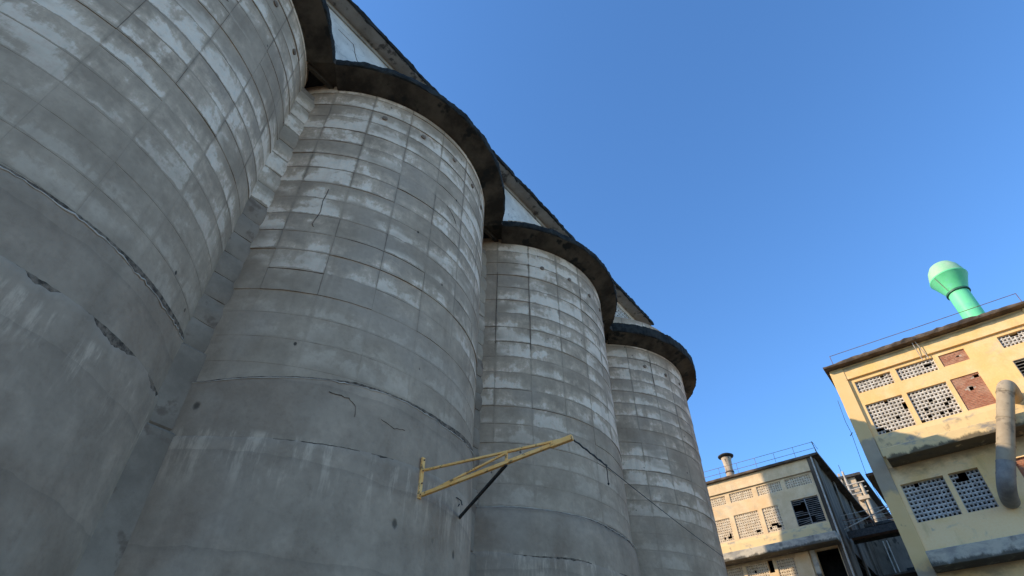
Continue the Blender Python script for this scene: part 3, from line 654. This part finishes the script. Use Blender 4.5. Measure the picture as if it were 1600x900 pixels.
for p, t in ((ax0, 0), (ax0.lerp(ax1, .33), 0), (mid_, 0), (m2, 0), (ax1, 0)):
    d = (ax1 - ax0).normalized(); b = B(od); b.tube([p - d * .025, p + d * .025], r * 1.05, 28, False); b.build('seam_band', M['ductdark'] if p in (m2, ax1) else M['duct'], dt, True)
# green roof ventilator
vx, vy = 5.2, 35.0
vt = thing('roof_ventilator', 'mint green mushroom shaped ventilator on the yellow building roof', 'ventilator', (vx, vy, ZT + .17)); ov = vt.location
b = B(ov); b.lathe(vx, vy, [(.52, ZT + .1), (.52, 23.35)], 40); b.build('stack', M['green'], vt, True)
b = B(ov); b.lathe(vx, vy, [(.53, 23.3), (.60, 23.32), (.60, 23.42), (.53, 23.44)], 40); b.build('flange', M['greendark'], vt, True)
b = B(ov); b.lathe(vx, vy, [(.53, 23.40), (.55, 23.46), (.93, 24.38), (.965, 24.42), (.965, 24.49), (.92, 24.51)], 48); b.build('cone', M['green'], vt, True)
b = B(ov); b.lathe(vx, vy, [(.92, 24.5), (.90, 24.72), (.79, 25.12), (.60, 25.42), (.40, 25.56), (.15, 25.62), (.01, 25.63)], 48); b.build('cap', M['greenpale'], vt, True)
b = B(ov); b.beam((vx - .40, vy - .42, 23.5), (vx - .66, vy - .70, 24.38), .025, .03); b.build('seam', M['ductdark'], vt)
b = B(ov); b.tube([(vx + .75, vy - .1, ZT + .1), (vx + .72, vy - .1, 21.2), (vx + .5, vy - .2, 21.5)], .03, 6); b.tube([(vx - .2, vy - .5, 21.0), (vx - .2, vy - .62, 20.95)], .06, 8); b.build('stay', M['ductdark'], vt)

# ---- paler building behind the silos
Y2 = 50.
b2 = thing('factory_building', 'faded peach factory building with a rusty flared stack and broken louvre', 'building', (-12, Y2, 0)); o2 = b2.location
u1, u2, u3, u4 = H(-7.31, -5.84, 15.48, 16.04), H(-9.0, -7.55, 15.48, 16.04), H(-10.7, -9.29, 15.48, 16.03), H(-12.4, -10.98, 15.48, 16.0)
l1, l2, l3 = H(-9.03, -8.08, 13.35, 14.74), H(-10.74, -9.29, 13.35, 14.72), H(-12.4, -11.03, 13.35, 14.66)
lv2 = H(-7.33, -5.83, 13.33, 14.79)
q1, q2, q3 = H(-12.4, -11.0, 9.6, 11.9), H(-10.8, -9.6, 9.6, 11.88), H(-9.08, -8.1, 9.6, 11.88); slit = H(-9.56, -9.27, 11.28, 11.95); bay = H(-6.9, -5.75, 3, 11.93)
XL2, XR2, ZT2 = U(-18), -7.52, Z(16.9)
b = B(o2); wall_holes(b, XL2, XR2, 0, ZT2, Y2, [u1, u2, u3, u4, l1, l2, l3, lv2, q1, q2, q3, slit, bay], .3)
b.build('wall', M['cream'], b2)
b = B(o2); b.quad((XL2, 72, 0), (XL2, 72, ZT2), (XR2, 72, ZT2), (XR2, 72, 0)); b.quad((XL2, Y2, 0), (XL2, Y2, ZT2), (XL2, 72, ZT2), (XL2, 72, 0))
b.build('rear_wall', M['grime_shade'], b2)
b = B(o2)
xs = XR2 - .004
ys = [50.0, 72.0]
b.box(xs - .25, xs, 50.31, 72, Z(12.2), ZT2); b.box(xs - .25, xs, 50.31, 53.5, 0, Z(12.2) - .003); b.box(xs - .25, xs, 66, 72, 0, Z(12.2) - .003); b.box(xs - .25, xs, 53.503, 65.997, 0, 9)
b.build('side_wall', M['grime_shade'], b2)
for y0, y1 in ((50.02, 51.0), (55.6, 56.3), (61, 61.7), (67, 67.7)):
    b = B(o2); b.box(xs + .003, xs + .16, y0, y1, 0, ZT2 - .05); b.build('side_pilaster', M['grime_shade'], b2, bevel=.015)
b = B(o2); b.box(XL2 + .1, XR2 - .35, Y2 + 2.6, Y2 + 2.8, .1, ZT2 - .1)
for z in (Z(12.2), Z(8)): b.box(XL2 + .1, XR2 - .35, Y2 + .32, Y2 + 21, z - .15, z)
b.build('interior', M['dark'], b2)
b = B(o2); b.box(U(-12.9), U(-5.45), Y2 - .12, Y2 - .003, Z(16.15), ZT2 - .004); b.build('frieze', M['cream'], b2, bevel=.01)
for h, nx, nn, ms in ((u1, 11, 4, ()), (u2, 11, 4, ()), (u3, 11, 4, ()), (u4, 11, 4, ()), (l1, 7, 9, {(1, 1), (2, 2), (3, 2), (4, 2), (4, 1), (5, 1)}), (l2, 11, 9, {(8, 1), (9, 1)}), (l3, 11, 9, {(8, 1), (9, 1), (9, 2), (6, 1)}), (q1, 11, 15, ()), (q2, 9, 15, {(6, 9), (3, 12)}), (q3, 8, 15, ())):
    win(b2, o2, h, nx, nn, M['blockpeach'], ms, Y2 + .06, (.24, .36, .22))
fr = B(o2)
for x in (lv2[0], (lv2[0] + lv2[1]) / 2, lv2[1]): fr.box(x - .03, x + .03, Y2 + .05, Y2 + .2, lv2[2], lv2[3])
fr = fr.build('louvre_frame', M['slatdark'], b2)
ns = 14
for i in range(ns):
    z = lv2[2] + (lv2[3] - lv2[2]) * (i + .5) / ns; xm = (lv2[0] + lv2[1]) / 2
    for a, c in ((lv2[0] + .03, xm - .03), (xm + .03, lv2[1] - .03)):
        tilt = 0
        if a < xm and i in (8, 9, 10, 4): continue
        if a < xm and i in (7, 11): c -= .35
        if a > xm and i in (1, 2, 3): a += .34
        if a < xm and i in (0, 1): tilt = .06
        b = B(o2); b.beam((a, Y2 + .12, z - tilt), (c, Y2 + .12, z + tilt), .11, .022, up=(0, -.55, 1)); b.build('slat', M['slatdark'], fr)
b = B(o2); rough_box(b, XL2, -7.6, Y2 - 1.27, Y2 + .02, Z(12.03), Z(12.03) + .62, .08, 90, 2); b.build('ledge', M['ledge2'], b2)
b = B(o2); n_ = 40
for i in range(n_ + 1):
    x = U(-12.9) + (U(-5.5) - U(-12.9)) * i / n_; e = .02 * fract(x * 2, 4)
    for p in ((x, Y2 - .004, Z(13.28) + e), (x, Y2 - .10 + e, Z(13.1)), (x, Y2 - .16, Z(12.3))): b.V.append(Vector(p) - b.o)
for i in range(n_):
    for q in range(2): k_ = i * 3 + q; b.F.append((k_, k_ + 1, k_ + 4, k_ + 3))
b.build('sill_apron', M['ledge'], b2)
b = B(o2); b.box(U(-8.0), U(-7.25), Y2 - .16, Y2 - .003, 0, Z(12.0)); b.build('pilaster', M['cream'], b2, bevel=.01)
b = B(o2); b.box(U(-7.18), U(-6.93), Y2 - .10, Y2 - .003, 0, Z(12.0)); b.build('pilaster', M['ledge2'], b2, bevel=.01)
b = B(o2); b.box(U(-5.70), U(-5.42), Y2 - .18, Y2 - .003, 0, ZT2 - .005); b.build('corner_pilaster', M['grime_shade'], b2, bevel=.015)
b = B(o2); V0 = 0; n_ = 60; x0, x1 = XL2 - .3, -6.92
for i in range(n_ + 1):
    x = x0 + (x1 - x0) * i / n_; e = .012 * random.uniform(-1, 1)
    for p in ((x, 73, ZT2), (x, 49.62 + e, ZT2), (x, 49.6 - e, ZT2 + .10 + e), (x, 49.66, ZT2 + .2 + e), (x, 73, ZT2 + .24)): b.V.append(Vector(p) - b.o)
for i in range(n_):
    for q in range(4): a = i * 5 + q; b.F.append((a, a + 5, a + 6, a + 1))
b.F.append((0, 1, 2, 3, 4)); b.F.append(tuple(n_ * 5 + 4 - q for q in range(5)))
b.build('roof', M['roof'], b2)
xs_ = [-7.05 - 1.62 * i for i in range(8)]
railing(b2, o2, xs_, 49.9, ZT2 + .2, ZT2 + 1.2, [ZT2 + .68, ZT2 + 1.2], M['rust'], .016)
b = B(o2); b.tube([(-7.05, 49.9, ZT2 + 1.2), (-7.05, 51.5, ZT2 + 1.2)], .016, 6); b.tube([(-6.98, 49.9, ZT2 + .2), (-7.1, 49.9, ZT2 + 1.25)], .03, 6); b.build('rail_return', M['iron'], b2)
dp = B((-7.6, 49.75, 0)); dp.tube([(-7.58, 49.72, 0), (-7.58, 49.72, 8), (-7.56, 49.74, 16), (-7.53, 49.74, ZT2 - .02)], .06, 10)
dp = dp.build('downpipe', M['pipe'], None, True); dp.location = (-7.6, 49.75, 0); dp['label'] = 'pale downpipe running down the near corner of the peach building'; dp['category'] = 'pipe'
sx_, sy_ = -14.72, 51.5
st = thing('chimney_stack', 'short cream stack with a dark flared hood on the peach building roof', 'chimney', (sx_, sy_, ZT2)); os_ = st.location
b = B(os_); b.lathe(sx_, sy_, [(.42, ZT2 + .1), (.38, ZT2 + .8), (.34, ZT2 + 1.2), (.34, ZT2 + 1.7), (.40, ZT2 + 2.35), (.46, ZT2 + 2.6)], 28); b.build('flue', M['stack'], st, True)
b = B(os_); b.lathe(sx_, sy_, [(.35, ZT2 + 1.18), (.39, ZT2 + 1.2), (.39, ZT2 + 1.27), (.35, ZT2 + 1.3)], 28); b.build('flue_band', M['iron'], st, True)
b = B(os_); b.lathe(sx_, sy_, [(.44, ZT2 + 2.58), (.68, ZT2 + 2.72), (.70, ZT2 + 2.80), (.5, ZT2 + 2.92), (.01, ZT2 + 2.98)], 32); b.build('hood', M['iron'], st, True)

# ---- walkway bridge between the two buildings
wk = thing('walkway_bridge', 'dark steel footbridge with thin rails between the peach and yellow buildings', 'bridge', (-5, 53, 17)); ow = wk.location
b = B(ow); b.box(-7.34, XL - .02, 52.2, 53.8, 17.25, 17.32); b.build('deck', M['rust'], wk)
b = B(ow); b.box(-7.34, XL - .02, 52.15, 52.23, 16.98, 17.50); b.build('girder', M['iron'], wk)
b = B(ow); b.box(-7.34, XL - .02, 53.77, 53.85, 16.98, 17.50); b.build('girder', M['iron'], wk)
b = B(ow); b.box(-4.6, -2.9, 53.0, 53.6, 17.33, 17.62); b.build('kick_board', M['tan'], wk)
for yy in (52.19, 53.81):
    for zb in (17.95, 18.35, 18.72):
        b = B(ow); b.tube([(-7.34, yy, zb), (XL - .02, yy, zb + .03)], .022, 6); b.build('rail', M['pipe'] if zb > 18.5 else M['rust'], wk)
    for x in (-6.9, -5.4, -3.9):
        b = B(ow); b.tube([(x, yy, 17.4), (x, yy, 18.74)], .025, 6); b.build('post', M['rust'], wk)
b = B(ow); b.tube([(-7.4, 51.9, 17.6), (-2.6, 51.9, 18.9)], .045, 8); b.build('sloping_pipe', M['pipe'], wk)

# ---- tall building far behind, and the rear block under the bridge
T = thing('rear_tower_block', 'tall tan block with pale pipes, rising behind the dark peach building eave', 'building', (-10, 76, 0)); ot = T.location
b = B(ot); b.box(-14, -7.75, 76, 92, 0, 30.4); b.build('wall', M['tan'], T)
b = B(ot); b.box(-14.2, -6.98, 75.6, 93, 30.403, 30.7); b.build('roof', M['iron'], T)
b = B(ot); b.box(-7.748, -7.6, 77, 92, 24, 30.3); b.build('side_cladding', M['grime_shade'], T)
b = B(ot); b.box(-9.35, -9.1, 75.7, 75.99, 20, 31.1); b.build('corner_post', M['pipe'], T)
for zz in (28.35, 28.9, 29.5):
    b = B(ot); b.tube([(-8.9, 75.6, zz), (-6.9, 75.6, zz + .04)], .07, 8); b.build('cross_bar', M['pipe'], T)
b = B(ot); b.tube([(-8.72, 75.7, 31.2), (-8.7, 75.7, 22)], .13, 10); b.build('pipe', M['pipe'], T, True)
b = B(ot); b.tube([(-7.35, 75.5, 29.3), (-7.3, 75.5, 20)], .17, 10); b.build('pipe', M['tan'], T, True)
b = B(ot); b.box(-8.1, -7.0, 75.2, 75.9, 27.5, 27.9); b.build('bracket_slab', M['tan'], T)
b = B(ot); b.tube([(-9.0, 77, 30.7), (-9.0, 77, 32.6)], .03, 6); b.build('aerial', M['iron'], T)

rb = thing('rear_block', 'shabby brown block closing the gap under the footbridge', 'building', (-5, 66, 0)); orb = rb.location
b = B(orb); b.box(-12, 3, 66, 74, 0, 21.6); b.build('wall', M['rear'], rb)
b = B(orb); b.box(-12, 3.2, 65.4, 74.2, 21.603, 21.85); b.build('roof', M['iron'], rb)
b = B(orb); b.box(-5.6, -2, 65.9, 65.997, 16.6, 17.7); b.build('opening', M['dark'], rb)
b = B(orb); b.box(-7.2, -2.5, 60, 65.99, 15.9, 16.05); b.build('lean_to_roof', M['grime_shade'], rb)
for dx in (0, .32):
    b = B(orb); b.tube([(-6.55 + dx, 65.7, 20.2), (-6.5 + dx, 65.7, 10)], .06, 8); b.build('pipe', M['pipe'], rb, True)

# ---- elevator head tower beyond the second line of silos; it throws the upright shadow on the peach building
hh = thing('elevator_tower', 'plain grey elevator head tower standing behind the row of silos', 'tower', (-28, 22, 0)); oh = hh.location
b = B(oh); b.box(-31.8, -23.8, 16, 28, 0, 39.5); b.build('wall', M['rear'], hh)
b = B(oh); b.box(-32.0, -23.6, 15.8, 28.2, 39.503, 39.8); b.build('roof', M['iron'], hh)
for z in (27, 31, 35):
    for y in (18, 21.2, 24.4):
        b = B(oh); b.box(-23.798, -23.70, y, y + 1.4, z, z + 1.8); b.build('window', M['dark'], hh)
